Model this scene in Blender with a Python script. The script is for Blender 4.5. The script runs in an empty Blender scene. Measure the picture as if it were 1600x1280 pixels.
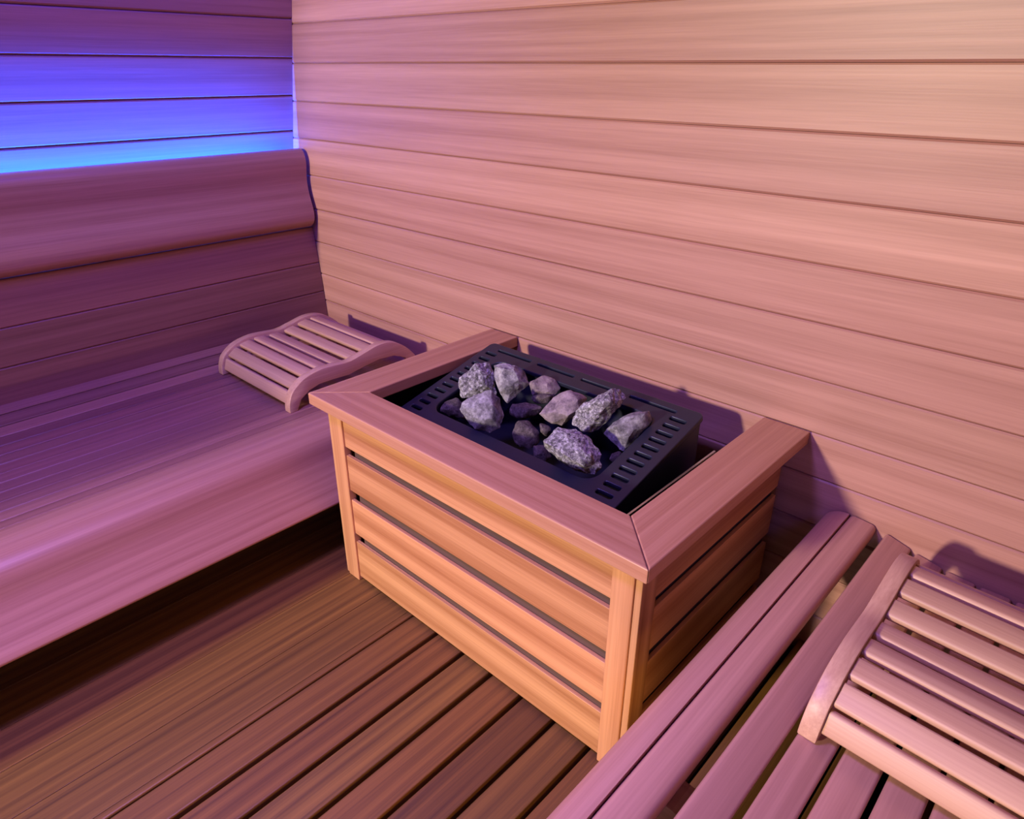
import bpy, bmesh, math, random
from mathutils import Vector, Matrix, noise

S = 1.35                      # layout units -> metres
scene = bpy.context.scene
COL = scene.collection
random.seed(7)

# ------------------------------------------------------------------ camera
cam_d = bpy.data.cameras.new('camera'); cam = bpy.data.objects.new('camera', cam_d); COL.objects.link(cam)
cam_d.sensor_width = 36.0; cam_d.lens = 1086.44 * 36.0 / 1600.0
cam_d.clip_start = 0.02; cam_d.clip_end = 50
R_ = Vector((0.73189715, 0.68140648, 0.00343263)); U_ = Vector((-0.30288216, 0.32080427, 0.89741129)); F_ = Vector((-0.61040066, 0.65785244, -0.4411816))
CAM = Vector((1.17769222, -1.19431308, 0.59435488))
cam.matrix_world = Matrix.Translation(CAM * S) @ Matrix((R_, U_, -F_)).transposed().to_4x4()
scene.camera = cam

# ------------------------------------------------------------------ world, lights, exposure
world = bpy.data.worlds.new('world'); scene.world = world; world.use_nodes = True
world.node_tree.nodes['Background'].inputs[0].default_value = (0.02, 0.012, 0.03, 1)
world.node_tree.nodes['Background'].inputs[1].default_value = 0.2

def area(name, loc, target, power, color, sx, sy=None, spread=180, shape=None, roll=None):
    d = bpy.data.lights.new(name, 'AREA'); d.energy = power; d.color = color
    d.shape = shape or ('RECTANGLE' if sy else 'DISK'); d.size = sx * S
    if sy: d.size_y = sy * S
    d.spread = math.radians(spread)
    o = bpy.data.objects.new(name, d); COL.objects.link(o)
    z = (Vector(loc) - Vector(target)).normalized()
    x = Vector(roll) if roll else Vector((0, 0, 1)).cross(z)
    x = (x - z * x.dot(z)).normalized(); y = z.cross(x)
    o.matrix_world = Matrix.Translation(Vector(loc) * S) @ Matrix((x, y, z)).transposed().to_4x4()
    return o

# warm lamp by the door behind the camera, low and slightly left
area('door_lamp', (-0.5, -6.0, 1.55), (0.3, 0, 0.1), 770, (1, 0.87, 0.72), 0.40)
# violet colour-therapy lights in the ceiling
area('ceiling_violet_light', (0.42, -1.35, 1.33), (0.45, -1.15, 0), 37, (0.33, 0.2, 1), 0.3, spread=110, roll=(1, 0, 0))
area('ceiling_violet_wash', (-0.05, -0.75, 1.32), (-0.78, -0.35, 0.66), 20, (0.03, 0.02, 1), 0.3, 0.9, spread=110, roll=(0, 0, 1))
area('right_violet_strip', (1.60, -2.1, 0.50), (0.3, -1.2, 0.0), 20, (0.05, 0.04, 1), 1.4, 0.05, roll=(0, 1, 0))
# blue strip behind the backrest
area('backrest_blue_strip', (-0.825, -1.49, 0.247), (-0.825, -1.49, 0.40), 400, (0.003, 0.05, 1), 2.90, 0.006, spread=180, roll=(0, 1, 0))
# warm strip under the right-hand bench
area('under_bench_strip', (0.93, -1.30, -0.25), (0.2, -1.30, -0.38), 3.2, (1, 0.56, 0.22), 1.5, 0.02, spread=130, roll=(0, 1, 0))

scene.cycles.diffuse_bounces = 3; scene.cycles.glossy_bounces = 2; scene.cycles.max_bounces = 5
vs = scene.view_settings
vs.view_transform = 'Standard'; vs.look = 'None'; vs.gamma = 1.0; vs.exposure = 0.0; vs.use_curve_mapping = False

# ------------------------------------------------------------------ materials
def lin(r, g, b):
    f = lambda c: (c / 255 / 12.92) if c / 255 <= 0.04045 else ((c / 255 + 0.055) / 1.055) ** 2.4
    return (f(r), f(g), f(b), 1)

def wood(name, light, dark, rough=0.42, vary=0.16, ring=0.45, ring_scale=9.0, freq=70, spec=0.5):
    m = bpy.data.materials.new(name); m.use_nodes = True; nt = m.node_tree; N = nt.nodes; L = nt.links
    bs = N['Principled BSDF']; bs.inputs['Roughness'].default_value = rough
    bs.inputs['Specular IOR Level'].default_value = spec
    tc = N.new('ShaderNodeTexCoord'); oi = N.new('ShaderNodeObjectInfo')
    mul = N.new('ShaderNodeVectorMath'); mul.operation = 'SCALE'; mul.inputs[0].default_value = (7.3, 0.41, 0.23)
    L.new(oi.outputs['Random'], mul.inputs['Scale'])
    add = N.new('ShaderNodeVectorMath'); add.operation = 'ADD'
    L.new(tc.outputs['Object'], add.inputs[0]); L.new(mul.outputs[0], add.inputs[1])
    def mapped(sc):
        mp = N.new('ShaderNodeMapping'); mp.inputs['Scale'].default_value = sc
        L.new(add.outputs[0], mp.inputs['Vector']); return mp.outputs[0]
    # growth rings, long stretched
    wv = N.new('ShaderNodeTexWave'); wv.wave_type = 'RINGS'; wv.rings_direction = 'X'
    wv.inputs['Scale'].default_value = ring_scale; wv.inputs['Distortion'].default_value = 3.0
    wv.inputs['Detail'].default_value = 2.5; wv.inputs['Detail Scale'].default_value = 1.1; wv.inputs['Detail Roughness'].default_value = 0.55
    L.new(mapped((0.03, 1.0, 1.0)), wv.inputs['Vector'])
    # streaks
    n1 = N.new('ShaderNodeTexNoise'); n1.inputs['Scale'].default_value = 1.0; n1.inputs['Detail'].default_value = 5; n1.inputs['Roughness'].default_value = 0.65
    L.new(mapped((0.9, freq, freq)), n1.inputs['Vector'])
    n2 = N.new('ShaderNodeTexNoise'); n2.inputs['Scale'].default_value = 1.0; n2.inputs['Detail'].default_value = 3
    L.new(mapped((6.0, 260, 260)), n2.inputs['Vector'])
    def math_(op, a, b):
        q = N.new('ShaderNodeMath'); q.operation = op
        for i, v in enumerate((a, b)):
            if isinstance(v, (int, float)): q.inputs[i].default_value = v
            else: L.new(v, q.inputs[i])
        return q.outputs[0]
    t = math_('ADD', math_('MULTIPLY', wv.outputs['Fac'], ring), math_('MULTIPLY', n1.outputs['Fac'], 1.0 - ring * 0.6))
    t = math_('ADD', t, math_('MULTIPLY', math_('SUBTRACT', n2.outputs['Fac'], 0.5), 0.35))
    cr = N.new('ShaderNodeValToRGB'); cr.color_ramp.elements[0].position = 0.25; cr.color_ramp.elements[0].color = dark
    cr.color_ramp.elements[1].position = 0.85; cr.color_ramp.elements[1].color = light
    L.new(t, cr.inputs[0])
    hs = N.new('ShaderNodeHueSaturation')
    mr = N.new('ShaderNodeMapRange'); mr.inputs[3].default_value = 1 - vary; mr.inputs[4].default_value = 1 + vary * 0.6
    L.new(oi.outputs['Random'], mr.inputs[0]); L.new(mr.outputs[0], hs.inputs['Value'])
    fr = math_('FRACT', math_('MULTIPLY', oi.outputs['Random'], 17.0), 0.0)
    mh = N.new('ShaderNodeMapRange'); mh.inputs[3].default_value = 0.5 - vary * 0.025; mh.inputs[4].default_value = 0.5 + vary * 0.02
    L.new(fr, mh.inputs[0]); L.new(mh.outputs[0], hs.inputs['Hue'])
    L.new(cr.outputs[0], hs.inputs['Color']); L.new(hs.outputs[0], bs.inputs['Base Color'])
    bp = N.new('ShaderNodeBump'); bp.inputs['Strength'].default_value = 0.12; bp.inputs['Distance'].default_value = 0.002
    L.new(t, bp.inputs['Height']); L.new(bp.outputs[0], bs.inputs['Normal'])
    return m

def plain(name, col, rough=0.5, metal=0.0, emit=None, estr=0.0):
    m = bpy.data.materials.new(name); m.use_nodes = True; nt = m.node_tree; N = nt.nodes; L = nt.links
    bs = N['Principled BSDF']; bs.inputs['Roughness'].default_value = rough; bs.inputs['Metallic'].default_value = metal
    n = N.new('ShaderNodeTexNoise'); n.inputs['Scale'].default_value = 60; n.inputs['Detail'].default_value = 4
    tc = N.new('ShaderNodeTexCoord'); L.new(tc.outputs['Object'], n.inputs['Vector'])
    cr = N.new('ShaderNodeValToRGB')
    cr.color_ramp.elements[0].color = (col[0] * .8, col[1] * .8, col[2] * .8, 1); cr.color_ramp.elements[1].color = (col[0] * 1.2, col[1] * 1.2, col[2] * 1.2, 1)
    L.new(n.outputs['Fac'], cr.inputs[0]); L.new(cr.outputs[0], bs.inputs['Base Color'])
    if emit: bs.inputs['Emission Color'].default_value = emit; bs.inputs['Emission Strength'].default_value = estr
    return m

def rock(name, a, b, c, pit=0.5):
    m = bpy.data.materials.new(name); m.use_nodes = True; nt = m.node_tree; N = nt.nodes; L = nt.links
    bs = N['Principled BSDF']; bs.inputs['Roughness'].default_value = 0.85; bs.inputs['Specular IOR Level'].default_value = 0.25
    tc = N.new('ShaderNodeTexCoord'); oi = N.new('ShaderNodeObjectInfo')
    add = N.new('ShaderNodeVectorMath'); add.operation = 'ADD'; L.new(tc.outputs['Object'], add.inputs[0])
    mul = N.new('ShaderNodeVectorMath'); mul.operation = 'SCALE'; mul.inputs[0].default_value = (5, 3, 4); L.new(oi.outputs['Random'], mul.inputs['Scale']); L.new(mul.outputs[0], add.inputs[1])
    n1 = N.new('ShaderNodeTexNoise'); n1.inputs['Scale'].default_value = 22; n1.inputs['Detail'].default_value = 8; n1.inputs['Roughness'].default_value = 0.7
    n2 = N.new('ShaderNodeTexNoise'); n2.inputs['Scale'].default_value = 130; n2.inputs['Detail'].default_value = 6; n2.inputs['Roughness'].default_value = 0.75
    for n in (n1, n2): L.new(add.outputs[0], n.inputs['Vector'])
    cr = N.new('ShaderNodeValToRGB'); e = cr.color_ramp.elements; e[0].position = 0.38; e[0].color = a; e[1].position = 0.64; e[1].color = c
    q = e.new(0.50); q.color = b
    mx = N.new('ShaderNodeMix'); mx.data_type = 'FLOAT'; mx.inputs[0].default_value = pit
    L.new(n1.outputs['Fac'], mx.inputs[2]); L.new(n2.outputs['Fac'], mx.inputs[3]); L.new(mx.outputs[0], cr.inputs[0])
    L.new(cr.outputs[0], bs.inputs['Base Color'])
    bp = N.new('ShaderNodeBump'); bp.inputs['Strength'].default_value = 0.9; bp.inputs['Distance'].default_value = 0.004
    L.new(mx.outputs[0], bp.inputs['Height']); L.new(bp.outputs[0], bs.inputs['Normal'])
    return m

M = {
    'wall': wood('hemlock_wall_boards', lin(194, 143, 123), lin(160, 110, 92), 0.45, 0.15, 0.22, 8, 60),
    'wall_side': wood('hemlock_side_boards', lin(188, 138, 122), lin(156, 106, 92), 0.45, 0.10, 0.20, 9, 60),
    'bench': wood('aspen_bench', lin(190, 138, 116), lin(158, 106, 88), 0.42, 0.10, 0.15, 9, 80),
    'stave': wood('aspen_staves', lin(184, 130, 112), lin(146, 96, 80), 0.46, 0.30, 0.12, 9, 90),
    'bench_back': wood('back_boards_shade_tone', lin(158, 104, 90), lin(124, 75, 64), 0.50, 0.20, 0.15, 9, 70),  # bench wood made darker and redder, shade put into the colour
    'guard': wood('cedar_guard', lin(206, 148, 96), lin(160, 102, 58), 0.47, 0.14, 0.42, 7, 110),
    'rim': wood('cedar_rim_violet_lit', lin(200, 146, 108), lin(168, 112, 78), 0.40, 0.05, 0.2, 9, 110),  # same cedar as the guard, violet light on top mixed into its colour
    'low_bounce': wood('low_bounce_cedar', lin(112, 76, 58), lin(84, 54, 40), 0.5, 0.05, 0.2, 9),  # for the unseen ceiling and right wall, darkened to cut bounced light
    'bench_slat': wood('aspen_bench_slats', lin(206, 152, 126), lin(176, 124, 102), 0.40, 0.08, 0.15, 9, 80),
    'floor': wood('cedar_floor', lin(134, 92, 36), lin(82, 52, 18), 0.55, 0.30, 0.18, 9, 85),
    'head': wood('headrest_wood', lin(216, 172, 136), lin(184, 136, 106), 0.45, 0.10, 0.15, 9, 90),
    'dark': plain('dark_void', (0.010, 0.007, 0.006), 0.9),
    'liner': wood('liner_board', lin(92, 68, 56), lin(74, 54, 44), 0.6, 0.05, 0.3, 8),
    'iron': plain('black_powder_coat', (0.013, 0.014, 0.026), 0.40, 0.0),
    'steel': plain('steel_edge', (0.55, 0.55, 0.5), 0.35, 1.0),
    'led': plain('blue_led_diffuser', (0.2, 0.3, 0.8), 0.5, 0, (0.05, 0.15, 1, 1), 3.0),
    'rock_grey': rock('grey_stone', lin(64, 60, 60), lin(128, 122, 118), lin(190, 184, 178), 0.35),
    'rock_pit': rock('pitted_stone', lin(50, 46, 46), lin(134, 128, 122), lin(226, 220, 212), 0.75),
    'rock_pink': rock('pinkish_stone', lin(84, 72, 72), lin(138, 121, 117), lin(176, 158, 150), 0.3),
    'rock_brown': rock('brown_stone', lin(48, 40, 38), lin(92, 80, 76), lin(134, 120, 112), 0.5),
}

# ------------------------------------------------------------------ builders
FR = {'x': Matrix.Identity(3),
      'y': Matrix(((0, 1, 0), (-1, 0, 0), (0, 0, 1))).transposed(),
      'z': Matrix(((0, 0, 1), (0, 1, 0), (-1, 0, 0))).transposed()}

def tag(o, label=None, cat=None, group=None, kind=None):
    if label: o['label'] = label
    if cat: o['category'] = cat
    if group: o['group'] = group
    if kind: o['kind'] = kind
    return o

def empty(name, loc, label=None, cat=None, group=None):
    o = bpy.data.objects.new(name, None); COL.objects.link(o); o.empty_display_size = 0.05
    o.location = Vector(loc) * S
    return tag(o, label, cat, group)

def add(name, verts, faces, mat, parent=None, grain='x', bevel=0.0, seg=2, smooth=None, origin=None):
    """verts in layout units, world axes; the mesh is stored with local X along the grain"""
    V = [Vector(v) for v in verts]
    if origin is None:
        origin = Vector([(min(v[i] for v in V) + max(v[i] for v in V)) / 2 for i in range(3)])
    Rm = FR[grain]; inv = Rm.transposed()
    bm = bmesh.new()
    bv = [bm.verts.new((inv @ (v - origin)) * S) for v in V]
    for f in faces:
        try: bm.faces.new([bv[i] for i in f])
        except ValueError: pass
    bmesh.ops.recalc_face_normals(bm, faces=bm.faces[:])
    if bevel > 0:
        es = [e for e in bm.edges if len(e.link_faces) == 2 and e.calc_face_angle(0) > math.radians(35)]
        bmesh.ops.bevel(bm, geom=es, offset=bevel * S, segments=seg, profile=0.5, affect='EDGES', clamp_overlap=True)
    me = bpy.data.meshes.new(name); bm.to_mesh(me); bm.free()
    me.materials.append(M[mat] if isinstance(mat, str) else mat)
    if smooth is not None:
        me.shade_smooth(); me.set_sharp_from_angle(angle=math.radians(smooth))
    o = bpy.data.objects.new(name, me); COL.objects.link(o)
    base = Vector((0, 0, 0))
    if parent is not None:
        o.parent = parent
        p = parent
        base = Vector(p.get('_o', (0, 0, 0))) if '_o' in p else p.location / S
    o.matrix_local = Matrix.Translation((origin - base) * S) @ Rm.to_4x4()
    return o

def sub(o, parent):
    """re-parent a mesh made in world axes under a mesh part"""
    mw = o.matrix_basis.copy(); pm = parent.matrix_basis.copy(); pp = parent.parent
    w_o = mw; w_p = pm
    if pp is not None: w_p = pp.matrix_basis @ pm
    o.parent = parent; o.matrix_basis = w_p.inverted() @ w_o
    return o

def box(name, p0, p1, mat, parent=None, grain='x', bevel=0.0015, seg=2):
    x0, y0, z0 = p0; x1, y1, z1 = p1
    v = [(x0, y0, z0), (x1, y0, z0), (x1, y1, z0), (x0, y1, z0), (x0, y0, z1), (x1, y0, z1), (x1, y1, z1), (x0, y1, z1)]
    f = [(3, 2, 1, 0), (4, 5, 6, 7), (0, 1, 5, 4), (1, 2, 6, 5), (2, 3, 7, 6), (3, 0, 4, 7)]
    return add(name, v, f, mat, parent, grain, bevel, seg)

def prism(name, poly, to3, a, b, mat, parent=None, grain='x', bevel=0.0, seg=2, smooth=None):
    """extrude a 2D polygon; to3(p, t) gives the 3D point at extrusion t"""
    n = len(poly)
    v = [to3(p, a) for p in poly] + [to3(p, b) for p in poly]
    f = [tuple(range(n))[::-1], tuple(range(n, 2 * n))] + [(i, (i + 1) % n, n + (i + 1) % n, n + i) for i in range(n)]
    return add(name, v, f, mat, parent, grain, bevel, seg, smooth)

XZ = lambda p, t: (p[0], t, p[1])       # profile in x,z  extruded along y
YZ = lambda p, t: (t, p[0], p[1])       # profile in y,z  extruded along x
XY = lambda p, t: (p[0], p[1], t)       # plan in x,y     extruded along z

def catmull(pts, n=8):
    out = []
    P = [Vector(p) for p in pts]
    for i in range(len(P) - 1):
        p0 = P[max(i - 1, 0)]; p1 = P[i]; p2 = P[i + 1]; p3 = P[min(i + 2, len(P) - 1)]
        for k in range(n):
            t = k / n
            out.append(0.5 * ((2 * p1) + (p2 - p0) * t + (2 * p0 - 5 * p1 + 4 * p2 - p3) * t * t + (3 * p1 - p0 - 3 * p2 + p3) * t ** 3))
    out.append(P[-1]); return out

def copy_tree(o, parent=None):
    c = o.copy(); COL.objects.link(c); c.parent = parent
    for ch in o.children: copy_tree(ch, c)
    return c

# ------------------------------------------------------------------ room
ZF = -0.4583; ZC = 1.35; YF = -3.0; XL = -0.93; XR = 1.66
floor = box('floor', (XL, YF, ZF - 0.08), (XR, 0.04, ZF - 0.035), 'dark', None, 'y', 0); tag(floor, kind='structure', label='slatted wooden sauna floor')
ceil = box('ceiling', (XL, YF, ZC), (XR, 0.04, ZC + 0.03), 'low_bounce', None, 'y', 0); tag(ceil, kind='structure')
wr = box('wall_right', (XR, YF, ZF - 0.08), (XR + 0.03, 0.04, ZC), 'low_bounce', None, 'y', 0); tag(wr, kind='structure')
wf = box('shade_partition', (XL, YF - 0.04, ZF - 0.08), (-0.36, YF - 0.005, 0.67), 'wall_side', None, 'x', 0); tag(wf, kind='structure', label='added low partition out of view, shading the curved bench seat')  # unseen blocker, added to keep lamp light off the curved seat
wb = box('wall_back', (XL, 0.020, ZF - 0.08), (XR, 0.045, ZC), 'dark', None, 'x', 0); tag(wb, kind='structure', label='pale wood-panelled wall behind the heater')
wl = prism('wall_left', [(-0.86, ZF - 0.08), (-0.886, 0.33), (-0.886, 0.36), (-0.656, ZC), (-0.70, ZC), (-0.925, 0.36), (-0.925, ZF - 0.08)], XZ, YF, 0.02, 'dark', None, 'y'); tag(wl, kind='structure', label='wood-panelled side wall above the curved backrest')

def child_of_structure(o, s):
    o.parent = s; o.matrix_basis = s.matrix_basis.inverted() @ o.matrix_basis; return o

# horizontal boards of the back wall (tongue and groove with small chamfers)
zt = [0.903, 0.802, 0.7010, 0.6032, 0.5044, 0.4024, 0.3001, 0.2009, 0.0990, -0.0020, -0.0890, -0.1876, -0.2880, -0.3880, ZF - 0.03]
zt = [ZC, 1.25, 1.15, 1.05, 1.004] + zt
for a, b in zip(zt[:-1], zt[1:]):
    g = 0.0003; c = 0.0028
    h0, h1 = b + g, a - g
    o = prism('board', [(0.018, h0), (0.018, h1), (c, h1), (0.0, h1 - c), (0.0, h0 + c * 1.3), (c * 1.3, h0)], YZ, -0.86, XR, 'wall', None, 'x')
    child_of_structure(o, wb)

# boards of the tilted side wall
d = Vector((0.0, 0.0)); p_lo = Vector((-0.8535, 0.328)); dirv = Vector((-0.754 + 0.836, 0.755 - 0.403)).normalized(); nrm = Vector((dirv.y, -dirv.x))
joints = [0.328, 0.4215, 0.518, 0.615, 0.712, 0.809, 0.906, 1.003, 1.10, 1.197, 1.294]
for a, b in zip(joints[:-1], joints[1:]):
    s0 = (a - 0.328) / dirv.y + 0.0006; s1 = (b - 0.328) / dirv.y - 0.0006; c = 0.0028
    pr = []
    for s_, dpt in ((s0, -0.016), (s1, -0.016), (s1, -c), (s1 - c, 0), (s0 + 0.005, 0), (s0, -0.005)):
        q = p_lo + dirv * s_ + nrm * dpt; pr.append((q.x, q.y))
    child_of_structure(prism('board', pr, XZ, YF, -0.0005, 'wall_side', None, 'y'), wl)

# floor: slatted planks on the right, tight boards towards the left bench
p = 0.0788; g0 = 0.3233; gap = 0.0105
def plank(x0, x1, bev, z1=ZF):
    child_of_structure(box('plank', (x0, YF, ZF - 0.028), (x1, -0.002, z1), 'floor', None, 'y', bev, 2), floor)
x = g0 - p
while x < XR - 0.05:
    plank(x + gap / 2, min(x + p - gap / 2, XR), 0.0025); x += p
plank(0.232, 0.2465, 0.003, ZF + 0.002)
for a, b in ((0.140, 0.231), (0.035, 0.139), (-0.06, 0.034), (-0.16, -0.061), (-0.26, -0.161), (-0.36, -0.261), (-0.46, -0.361), (-0.56, -0.461), (-0.66, -0.561), (-0.76, -0.661), (-0.86, -0.761)):
    plank(a, b, 0.0006)

# ------------------------------------------------------------------ left bench, curved seat of staves with a big rounded nose
YB0 = -2.95
bench = empty('curved_bench', (-0.4, -1.5, ZF), 'curved wooden bench with rounded front edge beneath the blue-lit wall', 'bench')
seat = catmull([(-0.770, -0.138), (-0.72, -0.158), (-0.66, -0.1725), (-0.58, -0.1790), (-0.50, -0.1815), (-0.42, -0.1810), (-0.34, -0.1785), (-0.275, -0.1750), (-0.215, -0.1655)], 10)
# arc length sampling
acc = [0.0]
for a, b in zip(seat[:-1], seat[1:]): acc.append(acc[-1] + (b - a).length)
def at_len(curve, acc, s):
    for i in range(len(acc) - 1):
        if s <= acc[i + 1]:
            t = (s - acc[i]) / max(1e-9, acc[i + 1] - acc[i]); return curve[i].lerp(curve[i + 1], t), (curve[i + 1] - curve[i]).normalized()
    return curve[-1].copy(), (curve[-1] - curve[-2]).normalized()
NST = 13; sw = acc[-1] / NST; rs = random.Random(3)
for i in range(NST):
    gp = 0.0016 if i < 6 else 0.0005
    s0 = i * sw + gp; s1 = (i + 1) * sw - gp
    A, ta = at_len(seat, acc, s0); B, tb = at_len(seat, acc, s1)
    lift = rs.uniform(-0.0005, 0.0005) if i < NST - 1 else 0
    n = Vector((-(B - A).y, (B - A).x)).normalized()
    A = A + n * lift; B = B + n * lift; lo = n * -0.026; cdir = (B - A).normalized()
    c = 0.002
    pr = [A + lo, B + lo, B - n * c, B - cdir * c, A + cdir * c, A - n * c]
    prism('stave', [(q.x, q.y) for q in pr], XZ, YB0, -0.003, 'stave', bench, 'y')
nose = catmull([(-0.2145, -0.1655), (-0.182, -0.1575), (-0.148, -0.1550), (-0.117, -0.1625), (-0.096, -0.178), (-0.086, -0.198), (-0.077, -0.222), (-0.059, -0.250), (-0.038, -0.277), (-0.023, -0.296), (-0.0215, -0.303), (-0.028, -0.309)], 6)
pr = [(q.x, q.y) for q in nose] + [(-0.06, -0.300), (-0.09, -0.265), (-0.115, -0.225), (-0.14, -0.195), (-0.2145, -0.192)]
o = prism('nosing', pr, XZ, YB0, -0.003, 'bench', bench, 'y', smooth=50)
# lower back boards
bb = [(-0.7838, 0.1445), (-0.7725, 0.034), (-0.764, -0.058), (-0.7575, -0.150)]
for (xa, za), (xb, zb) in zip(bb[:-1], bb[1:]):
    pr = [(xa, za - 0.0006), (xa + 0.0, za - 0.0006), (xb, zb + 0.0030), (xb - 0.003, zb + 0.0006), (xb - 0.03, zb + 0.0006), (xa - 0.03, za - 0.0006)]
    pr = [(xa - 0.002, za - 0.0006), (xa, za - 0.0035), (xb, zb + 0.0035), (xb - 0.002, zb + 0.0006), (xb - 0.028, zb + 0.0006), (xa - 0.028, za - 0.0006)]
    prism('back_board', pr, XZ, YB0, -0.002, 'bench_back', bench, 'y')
# supports hidden below
for y in (-0.9, -2.2):
    box('support', (-0.70, y - 0.02, ZF), (-0.66, y + 0.02, -0.20), 'bench', bench, 'z', 0.002)
    box('cross_rail', (-0.74, y - 0.02, -0.245), (-0.14, y + 0.02, -0.2095), 'bench', bench, 'x', 0.002)

# ------------------------------------------------------------------ curved backrest
back = empty('backrest', (-0.79, -1.5, 0.14), 'S-curved solid wooden backrest glowing blue along its top edge', 'backrest')
front = catmull([(-0.812, 0.368), (-0.795, 0.3765), (-0.776, 0.374), (-0.765, 0.361), (-0.761, 0.338), (-0.766, 0.305), (-0.768, 0.275), (-0.762, 0.240), (-0.752, 0.208), (-0.750, 0.184), (-0.757, 0.164), (-0.775, 0.150), (-0.795, 0.146)], 6)
pr = [(q.x, q.y) for q in front] + [(-0.797, 0.18), (-0.800, 0.25), (-0.808, 0.31), (-0.812, 0.34)]
prism('curved_board', pr, XZ, YB0, -0.012, 'bench', back, 'y', smooth=50)
for y in (-0.6, -1.6, -2.6):
    box('bracket', (-0.842, y - 0.02, 0.155), (-0.797, y + 0.02, 0.225), 'bench', back, 'x', 0.001)
led = box('led_strip', (-0.831, YB0, 0.236), (-0.819, -0.035, 0.244), 'led', None, 'y', 0.001)
tag(led, 'slim blue LED strip tucked behind the curved backrest', 'LED strip')

# ------------------------------------------------------------------ heater guard (open box against the wall)
W = 0.8142; D = 0.5365; w = 0.089; t = 0.0255; e = 0.0214; e2 = 0.0242; pw = 0.050
gd = empty('heater_guard', (W / 2, -D / 2, ZF), 'slatted wooden guard box with mitred top rim around the heater', 'heater guard')
yw = -0.001
prism('top_rail', [(0, -D), (W, -D), (W - w - 0.0005, -D + w), (w + 0.0005, -D + w)], XY, -t, 0, 'rim', gd, 'x', 0.0022)
prism('top_rail', [(W, -D + 0.0012), (W, yw), (W - w, yw), (W - w, -D + w + 0.0006)], XY, -t, 0, 'rim', gd, 'y', 0.0022)
prism('top_rail', [(0, -D + 0.0012), (w, -D + w + 0.0006), (w, yw), (0, yw)], XY, -t, 0, 'rim', gd, 'y', 0.0022)
lv = [(-t - 0.0005, -0.110), (-0.130, -0.216), (-0.240, -0.328), (-0.350, -0.447)]
# corner posts: front board with a thin side board
for sx, x0 in ((1, e), (-1, W - e)):
    xa, xb = sorted((x0 + sx * 0.012, x0 + sx * pw))
    box('post', (xa, -D + e2, ZF + 0.0005), (xb, -D + e2 + 0.018, -t - 0.0005), 'guard', gd, 'z', 0.0015)
    xa, xb = sorted((x0, x0 + sx * 0.0115))
    box('post', (xa, -D + e2 + 0.003, ZF + 0.0005), (xb, -D + e2 + 0.045, -t - 0.0005), 'guard', gd, 'z', 0.0015)
for k, (z1, z0) in enumerate(lv):
    box('front_slat', (e + pw + 0.0006, -D + e2 + 0.004, z0), (W - e - pw - 0.0006, -D + e2 + 0.012, z1), 'guard', gd, 'x', 0.0010)
    for sx, x0 in ((1, e), (-1, W - e)):
        xa, xb = sorted((x0 + sx * 0.004, x0 + sx * 0.012))
        box('side_slat', (xa, -D + e2 + 0.0458, z0), (xb, -0.040, z1), 'guard', gd, 'y', 0.0010)
for sx, x0 in ((1, e), (-1, W - e)):
    xa, xb = sorted((x0 + sx * 0.0205, x0 + sx * 0.045))
    box('rear_batten', (xa, -0.075, ZF + 0.0005), (xb, -0.040, -t - 0.0005), 'guard', gd, 'z', 0.0015)
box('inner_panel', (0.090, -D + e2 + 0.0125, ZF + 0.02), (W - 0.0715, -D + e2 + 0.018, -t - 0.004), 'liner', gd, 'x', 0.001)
for sx, x0 in ((1, e), (-1, W - e)):
    xa, xb = sorted((x0 + sx * 0.0125, x0 + sx * 0.0180))
    box('inner_panel', (xa, -D + e2 + 0.050, ZF + 0.02), (xb, -0.042, -t - 0.004), 'iron', gd, 'y', 0.0005)  # dark panels added behind the side slats so the gaps look shaded

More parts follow.
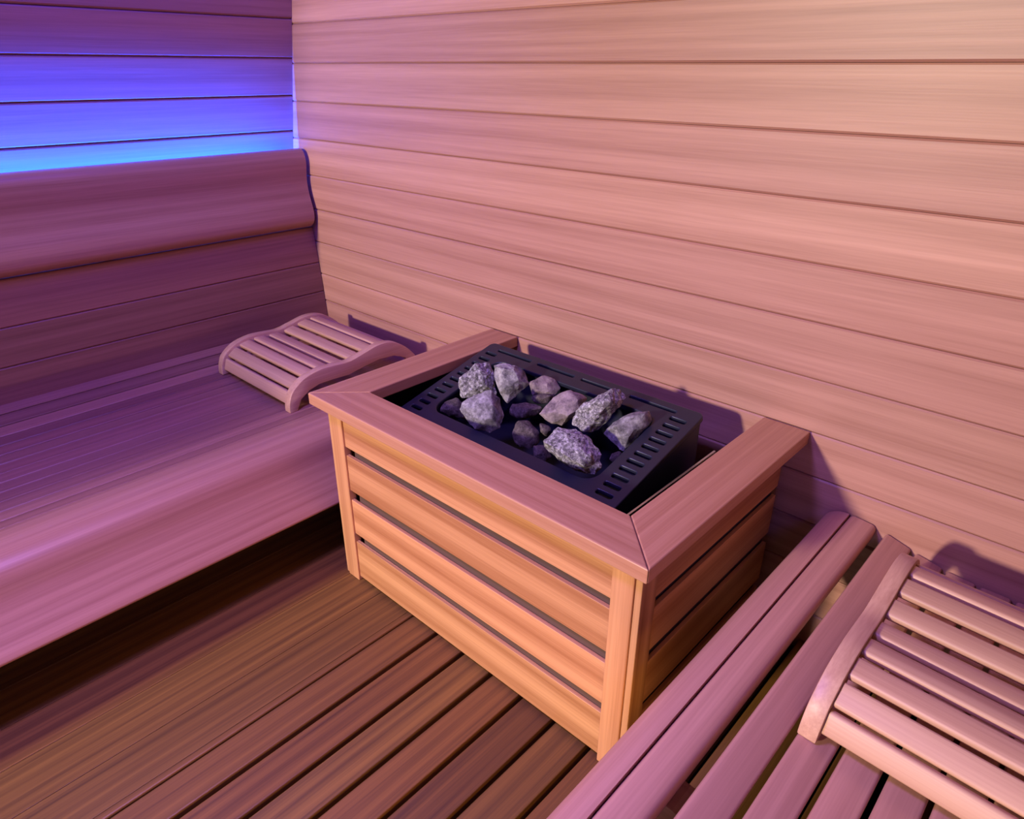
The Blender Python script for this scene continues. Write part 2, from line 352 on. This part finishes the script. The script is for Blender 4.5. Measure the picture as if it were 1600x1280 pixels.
# ------------------------------------------------------------------ heater
HX0, HX1 = 0.110, 0.656
A = Vector((0, -0.12, 0.012)); T = Vector((0, -0.25, -0.062)); Tn = T.normalized(); TL = T.length
PN = Vector((0, -Tn.z, Tn.y)); PN = PN if PN.z > 0 else -PN
heater = empty('sauna_heater', ((HX0 + HX1) / 2, -0.25, -0.40), 'black metal sauna heater with slotted top frame holding stones', 'heater')
def rrect(x0, y0, x1, y1, r, n=5):
    pts = []
    for cx, cy, a0 in ((x1 - r, y1 - r, 0), (x0 + r, y1 - r, 90), (x0 + r, y0 + r, 180), (x1 - r, y0 + r, 270)):
        for k in range(n + 1):
            a = math.radians(a0 + 90 * k / n); pts.append((cx + r * math.cos(a), cy + r * math.sin(a)))
    return pts
def plate_mesh():
    cu = bpy.data.curves.new('plate', 'CURVE'); cu.dimensions = '2D'; cu.fill_mode = 'BOTH'
    cu.extrude = 0.0035 * S; cu.bevel_depth = 0.0016 * S; cu.bevel_resolution = 1
    def spline(pts):
        s = cu.splines.new('POLY'); s.points.add(len(pts) - 1); s.use_cyclic_u = True
        for i, q in enumerate(pts): s.points[i].co = (q[0] * S, q[1] * S, 0, 1)
    wX = HX1 - HX0; L0, L1 = -0.012, 0.300       # along the slope (down to the front)
    spline(rrect(0, L0, wX, L1, 0.012))
    spline(rrect(0.060, 0.036, wX - 0.066, 0.246, 0.030, 6)[::-1])
    n = 11
    for k in range(n):                            # side slots
        y = 0.020 + k * 0.0230
        spline(rrect(wX - 0.051, y, wX - 0.014, y + 0.0128, 0.005, 3)[::-1])
        spline(rrect(0.013, y, 0.047, y + 0.0128, 0.005, 3)[::-1])
    for a, b in ((0.034, 0.136), (0.152, 0.256), (0.272, 0.376), (0.392, 0.500)):   # long rear slots
        spline(rrect(a, 0.002, b, 0.0125, 0.004, 3)[::-1])
    ob = bpy.data.objects.new('plate_curve', cu); COL.objects.link(ob)
    dg = bpy.context.evaluated_depsgraph_get(); dg.update()
    me = bpy.data.meshes.new_from_object(ob.evaluated_get(dg)); me.name = 'top_plate'
    bpy.data.objects.remove(ob); return me
pm = plate_mesh(); pm.materials.clear(); pm.materials.append(M['iron'])
pl = bpy.data.objects.new('top_plate', pm); COL.objects.link(pl); pl.parent = heater
org = Vector((HX0, A.y, A.z)) - Vector((heater.location / S))
pl.matrix_local = Matrix.Translation(org * S) @ Matrix((Vector((1, 0, 0)), Tn, Vector((1, 0, 0)).cross(Tn))).transposed().to_4x4()
def hp(v, off=0.0): q = A + Tn * v + PN * off; return (q.y, q.z)
# casing panels below the plate
bt = -0.37
side = [hp(-0.006, -0.006), hp(0.294, -0.006), (hp(0.294)[0], bt), (hp(-0.006)[0] + 0.004, bt)]
prism('side_panel', side, YZ, HX0 + 0.004, HX0 + 0.007, 'iron', heater, 'z')
prism('side_panel', side, YZ, HX1 - 0.007, HX1 - 0.004, 'iron', heater, 'z')
fy, fz = hp(0.292, -0.007)
box('front_panel', (HX0 + 0.007, fy, bt), (HX1 - 0.007, fy + 0.003, fz), 'iron', heater, 'x', 0)
ry, rz = hp(-0.004, -0.008)
box('rear_panel', (HX0 + 0.007, ry - 0.003, bt), (HX1 - 0.007, ry, rz), 'iron', heater, 'x', 0)
box('stone_tray', (HX0 + 0.008, fy + 0.004, -0.135), (HX1 - 0.008, ry - 0.004, -0.130), 'iron', heater, 'x', 0)
# outer heat shield with its bright folded edge
box('heat_shield', (HX1 + 0.025, -0.40, -0.37), (HX1 + 0.028, -0.10, -0.053), 'iron', heater, 'y', 0)
box('shield_edge', (HX1 + 0.0245, -0.40, -0.053), (HX1 + 0.0285, -0.10, -0.050), 'steel', heater, 'y', 0.0005)
box('wall_bracket', (HX0 + 0.15, ry + 0.0005, -0.20), (HX1 - 0.15, -0.0005, -0.16), 'iron', heater, 'x', 0.001)
for xx in (HX0 + 0.03, HX1 - 0.06):
    for yy in (-0.36, -0.15):
        box('foot', (xx, yy - 0.015, ZF + 0.0002), (xx + 0.03, yy + 0.015, bt), 'iron', heater, 'z', 0.001)

# ------------------------------------------------------------------ stones
ST = [
    ('A',(0.213,-0.257,-0.003),[(0.7,40.5),(19.6,42.8),(29.1,28.6),(33.8,-9.2),(38.6,-28.2),(14.9,-25.8),(-18.2,-30.5),(-39.5,-32.9),(-46.6,-2.1),(-32.4,16.8)],'rock_pit','rough pitted grey stone at the left rear of the heater'),
    ('B',(0.305,-0.336,-0.011),[(-21.0,32.0),(14.2,43.0),(31.7,25.4),(40.5,-9.8),(31.7,-31.7),(12.0,-42.7),(-16.6,-36.1),(-49.6,3.4),(-43.0,16.6)],'rock_grey','smooth pale grey stone with pointed lower end, front left of the heater'),
    ('C',(0.273,-0.226,0.008),[(-35.0,34.3),(-16.3,39.0),(11.7,34.3),(30.3,20.3),(42.0,-5.4),(21.0,-21.7),(2.3,-31.0),(-4.7,-45.0),(-21.0,-26.4),(-30.3,1.6)],'rock_grey','flat-topped wedge-shaped grey stone beside the pitted one'),
    ('D',(0.332,-0.181,-0.003),[(-34.6,11.0),(-4.3,27.3),(23.6,15.6),(32.9,-3.0),(16.6,-19.3),(-6.7,-17.0),(-27.6,-14.6)],'rock_pink','dark mauve rounded stone at the middle rear of the heater'),
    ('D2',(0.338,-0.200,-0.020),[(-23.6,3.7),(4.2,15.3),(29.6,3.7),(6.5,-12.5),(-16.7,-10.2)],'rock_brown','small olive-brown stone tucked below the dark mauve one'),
    ('E',(0.429,-0.233,0.003),[(-24.9,19.8),(1.2,32.9),(27.3,28.5),(40.4,17.6),(31.7,0.2),(14.3,-17.2),(-7.5,-36.7),(-29.2,-32.4),(-53.2,-12.8)],'rock_pink','broad pinkish stone in the centre of the heater'),
    ('F',(0.504,-0.224,0.022),[(-17.2,14.9),(3.8,27.5),(20.6,40.0),(41.6,33.7),(45.8,19.1),(29.0,-1.9),(12.2,-18.7),(-4.6,-39.7),(-29.7,-41.7),(-54.9,-31.3),(-46.5,-1.9)],'rock_pit','tall white-speckled stone leaning up at the centre right rear'),
    ('G',(0.563,-0.214,0.001),[(-11.4,19.2),(17.6,29.5),(38.2,29.5),(44.4,10.9),(29.9,-1.4),(9.3,-22.1),(-11.4,-46.9),(-46.5,-13.8),(-44.4,-5.6),(-25.8,0.6)],'rock_grey','angular grey stone against the right-hand slots'),
    ('H',(0.530,-0.332,-0.015),[(-57.7,18.6),(-29.9,42.4),(1.8,40.4),(21.6,30.5),(47.4,-5.2),(45.4,-28.9),(33.5,-38.9),(9.7,-36.9),(-22.0,-25.0),(-49.8,2.8)],'rock_pit','largest oval speckled stone at the front of the heater'),
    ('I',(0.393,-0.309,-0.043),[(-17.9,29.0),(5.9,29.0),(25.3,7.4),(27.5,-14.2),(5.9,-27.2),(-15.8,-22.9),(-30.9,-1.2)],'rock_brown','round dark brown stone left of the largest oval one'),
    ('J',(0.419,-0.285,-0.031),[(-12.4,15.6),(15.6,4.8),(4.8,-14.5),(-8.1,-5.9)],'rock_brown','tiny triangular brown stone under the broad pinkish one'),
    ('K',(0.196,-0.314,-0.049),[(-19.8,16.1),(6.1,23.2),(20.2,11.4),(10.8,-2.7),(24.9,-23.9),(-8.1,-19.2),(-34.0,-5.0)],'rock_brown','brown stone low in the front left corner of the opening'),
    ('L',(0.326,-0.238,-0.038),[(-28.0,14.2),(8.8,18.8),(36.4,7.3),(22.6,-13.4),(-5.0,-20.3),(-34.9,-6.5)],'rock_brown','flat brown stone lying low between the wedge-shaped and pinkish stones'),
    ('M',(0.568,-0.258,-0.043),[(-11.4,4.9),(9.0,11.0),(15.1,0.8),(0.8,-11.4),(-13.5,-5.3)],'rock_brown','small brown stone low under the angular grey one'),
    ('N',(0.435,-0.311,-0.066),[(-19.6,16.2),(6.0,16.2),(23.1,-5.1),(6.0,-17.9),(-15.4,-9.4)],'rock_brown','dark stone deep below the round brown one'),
]
def make_stone(key, c, ring, mat, label, idx):
    c = Vector(c); rr = random.Random(100 + idx)
    ring = [Vector((a, b)) / 1000 for a, b in ring]
    size = max(v.length for v in ring)
    pts = []
    for v in ring: pts.append(R_ * v.x + U_ * v.y + F_ * rr.uniform(-0.12, 0.12) * size)
    fx = Vector((rr.uniform(-.15, .15), rr.uniform(-.1, .25))) * size
    for k, v in enumerate(ring):
        if k % 2 == 0:
            q = v * rr.uniform(0.35, 0.65) + fx
            pts.append(R_ * q.x + U_ * q.y - F_ * size * rr.uniform(0.34, 0.5))
        q = v * rr.uniform(0.5, 0.75)
        pts.append(R_ * q.x + U_ * q.y + F_ * size * rr.uniform(0.45, 0.6))
    bm = bmesh.new()
    for q in pts: bm.verts.new(q * S)
    r = bmesh.ops.convex_hull(bm, input=bm.verts[:])
    dead = [v for v in bm.verts if not v.link_faces]
    bmesh.ops.delete(bm, geom=dead, context='VERTS')
    bmesh.ops.bevel(bm, geom=bm.edges[:], offset=0.004 * S * size / 0.045, segments=1, affect='EDGES', clamp_overlap=True)
    bmesh.ops.triangulate(bm, faces=bm.faces[:])
    for it in range(3):
        es = [e_ for e_ in bm.edges if e_.calc_length() > 0.009 * S]
        if es: bmesh.ops.subdivide_edges(bm, edges=es, cuts=1, use_grid_fill=False); bmesh.ops.triangulate(bm, faces=bm.faces[:])
    bm.normal_update()
    amp = 0.0056 if mat == 'rock_pit' else 0.0036
    off = Vector((idx * 3.1, idx * 1.7, 0))
    moves = []
    for v in bm.verts:
        n1 = noise.noise(v.co * 38 + off) * 0.8 + noise.noise(v.co * 95 + off) * 0.6
        moves.append(v.co + v.normal * amp * S * n1)
    for v, q in zip(bm.verts, moves): v.co = q
    me = bpy.data.meshes.new('sauna_stone'); bm.to_mesh(me); bm.free(); me.materials.append(M[mat])
    me.shade_smooth(); me.set_sharp_from_angle(angle=math.radians(28))
    o = bpy.data.objects.new('sauna_stone', me); COL.objects.link(o); o.location = c * S
    tag(o, label, 'stone', 'stones heaped on the sauna heater')
for i, (k, c, ring, mat, label) in enumerate(ST): make_stone(k, c, ring, mat, label, i)

# ------------------------------------------------------------------ right bench of rounded slats
rb = empty('slatted_bench', (1.25, -1.2, ZF), 'slatted wooden bench with double front edge at the lower right', 'bench')
def rslat(name, x0, x1, za, zb, th, r, y1=-0.004):
    """rounded-edge slat; top goes from za at x0 to zb at x1"""
    a = math.atan2(zb - za, x1 - x0); wd = math.hypot(x1 - x0, zb - za)
    pts = [(q[0], q[1] - th) for q in rrect(0, 0, wd, th, r, 3)]
    pr = [(x0 + px * math.cos(a) - pz * math.sin(a), za + px * math.sin(a) + pz * math.cos(a)) for px, pz in pts]
    return prism(name, pr, XZ, YB0, y1, 'bench_slat', rb, 'y', smooth=60)
# front nosing, wide rounded
npts = catmull([(0.9125, -0.1325), (0.898, -0.1340), (0.884, -0.1400), (0.874, -0.150), (0.869, -0.165), (0.868, -0.185), (0.870, -0.205)], 5)
prism('nosing', [(q.x, q.y) for q in npts] + [(0.895, -0.205), (0.905, -0.175), (0.9125, -0.168)], XZ, YB0, -0.004, 'bench_slat', rb, 'y', smooth=50)
rslat('slat', 0.9140, 0.9610, -0.1325, -0.1370, 0.034, 0.009)
xs = [(0.9785, 1.0210, -0.1430, -0.1560), (1.0300, 1.0730, -0.1590, -0.1680), (1.0810, 1.1240, -0.1700, -0.1735)]
x = 1.132
while x < 1.56:
    xs.append((x, x + 0.043, -0.174, -0.174)); x += 0.0510
for a in xs: rslat('slat', a[0], a[1] + 0.0015, a[2], a[3], 0.026, 0.005)
for y in (-0.665, -1.4, -2.4):
    prism('cross_rail', [(0.906, -0.178), (0.962, -0.178), (1.02, -0.188), (1.07, -0.200), (1.60, -0.204), (1.60, -0.25), (0.906, -0.25)], lambda q, t_: (q[0], t_, q[1]), y - 0.022, y + 0.022, 'bench_slat', rb, 'x', 0.001)
for y in (-0.665, -2.4):
    box('leg', (1.30, y - 0.02, ZF + 0.0005), (1.34, y + 0.02, -0.2505), 'bench_slat', rb, 'z', 0.002)

# ------------------------------------------------------------------ headrests
BW = 0.372
prof = [(0.0, 0.000), (0.002, 0.022), (0.011, 0.047), (0.029, 0.0645), (0.055, 0.079), (0.098, 0.088), (0.14, 0.087), (0.184, 0.084), (0.23, 0.093), (0.279, 0.103), (0.325, 0.099), (0.364, 0.078), (0.398, 0.045), (0.412, 0.020), (0.416, 0.0)]
top = catmull(prof, 5)
def make_headrest(loc, label):
    h = empty('headrest', loc, label, 'headrest', 'contoured slatted headrests on the benches')
    bx, by, bz = loc
    under = [(0.400, 0.0), (0.388, 0.020), (0.365, 0.043), (0.33, 0.058), (0.28, 0.062), (0.23, 0.056), (0.18, 0.048), (0.13, 0.050), (0.09, 0.050), (0.06, 0.042), (0.035, 0.026), (0.022, 0.0)]
    poly = [(by + q.x, bz + q.y) for q in top] + [(by + a, bz + b) for a, b in under]
    for x0 in (bx, bx + BW - 0.024):
        prism('side_rail', poly, YZ, x0, x0 + 0.024, 'head', h, 'y', bevel=0.004, seg=2, smooth=40)
    acc = [0.0]
    for a, b in zip(top[:-1], top[1:]): acc.append(acc[-1] + (b - a).length)
    s = 0.016
    while s + 0.036 < acc[-1] - 0.05:
        P0, _ = at_len(top, acc, s); P1, _ = at_len(top, acc, s + 0.0335)
        tv = (P1 - P0).normalized(); nv = Vector((-tv.y, tv.x))
        if nv.y < 0 and abs(tv.x) > 0.2: nv = -nv
        cpt = (P0 + P1) / 2 - nv * 0.0125; hw = (P1 - P0).length / 2; th = 0.0065
        rr = rrect(-hw, -th, hw, th, 0.004, 2)
        pr = [(by + cpt.x + tv.x * a + nv.x * b, bz + cpt.y + tv.y * a + nv.y * b) for a, b in rr]
        prism('slat', pr, YZ, bx + 0.0245, bx + BW - 0.0245, 'head', h, 'x', smooth=50)
        s += 0.0468
    return h
h1 = make_headrest((-0.640, -0.441, -0.1745), 'contoured slatted headrest on the left curved bench behind the heater guard')
h2 = copy_tree(h1)
h2['label'] = 'contoured slatted headrest on the slatted bench in the lower right corner'
h2.location = Vector((1.028, -0.502, -0.1600)) * S; h2.rotation_euler = (0, 0.034, 0)
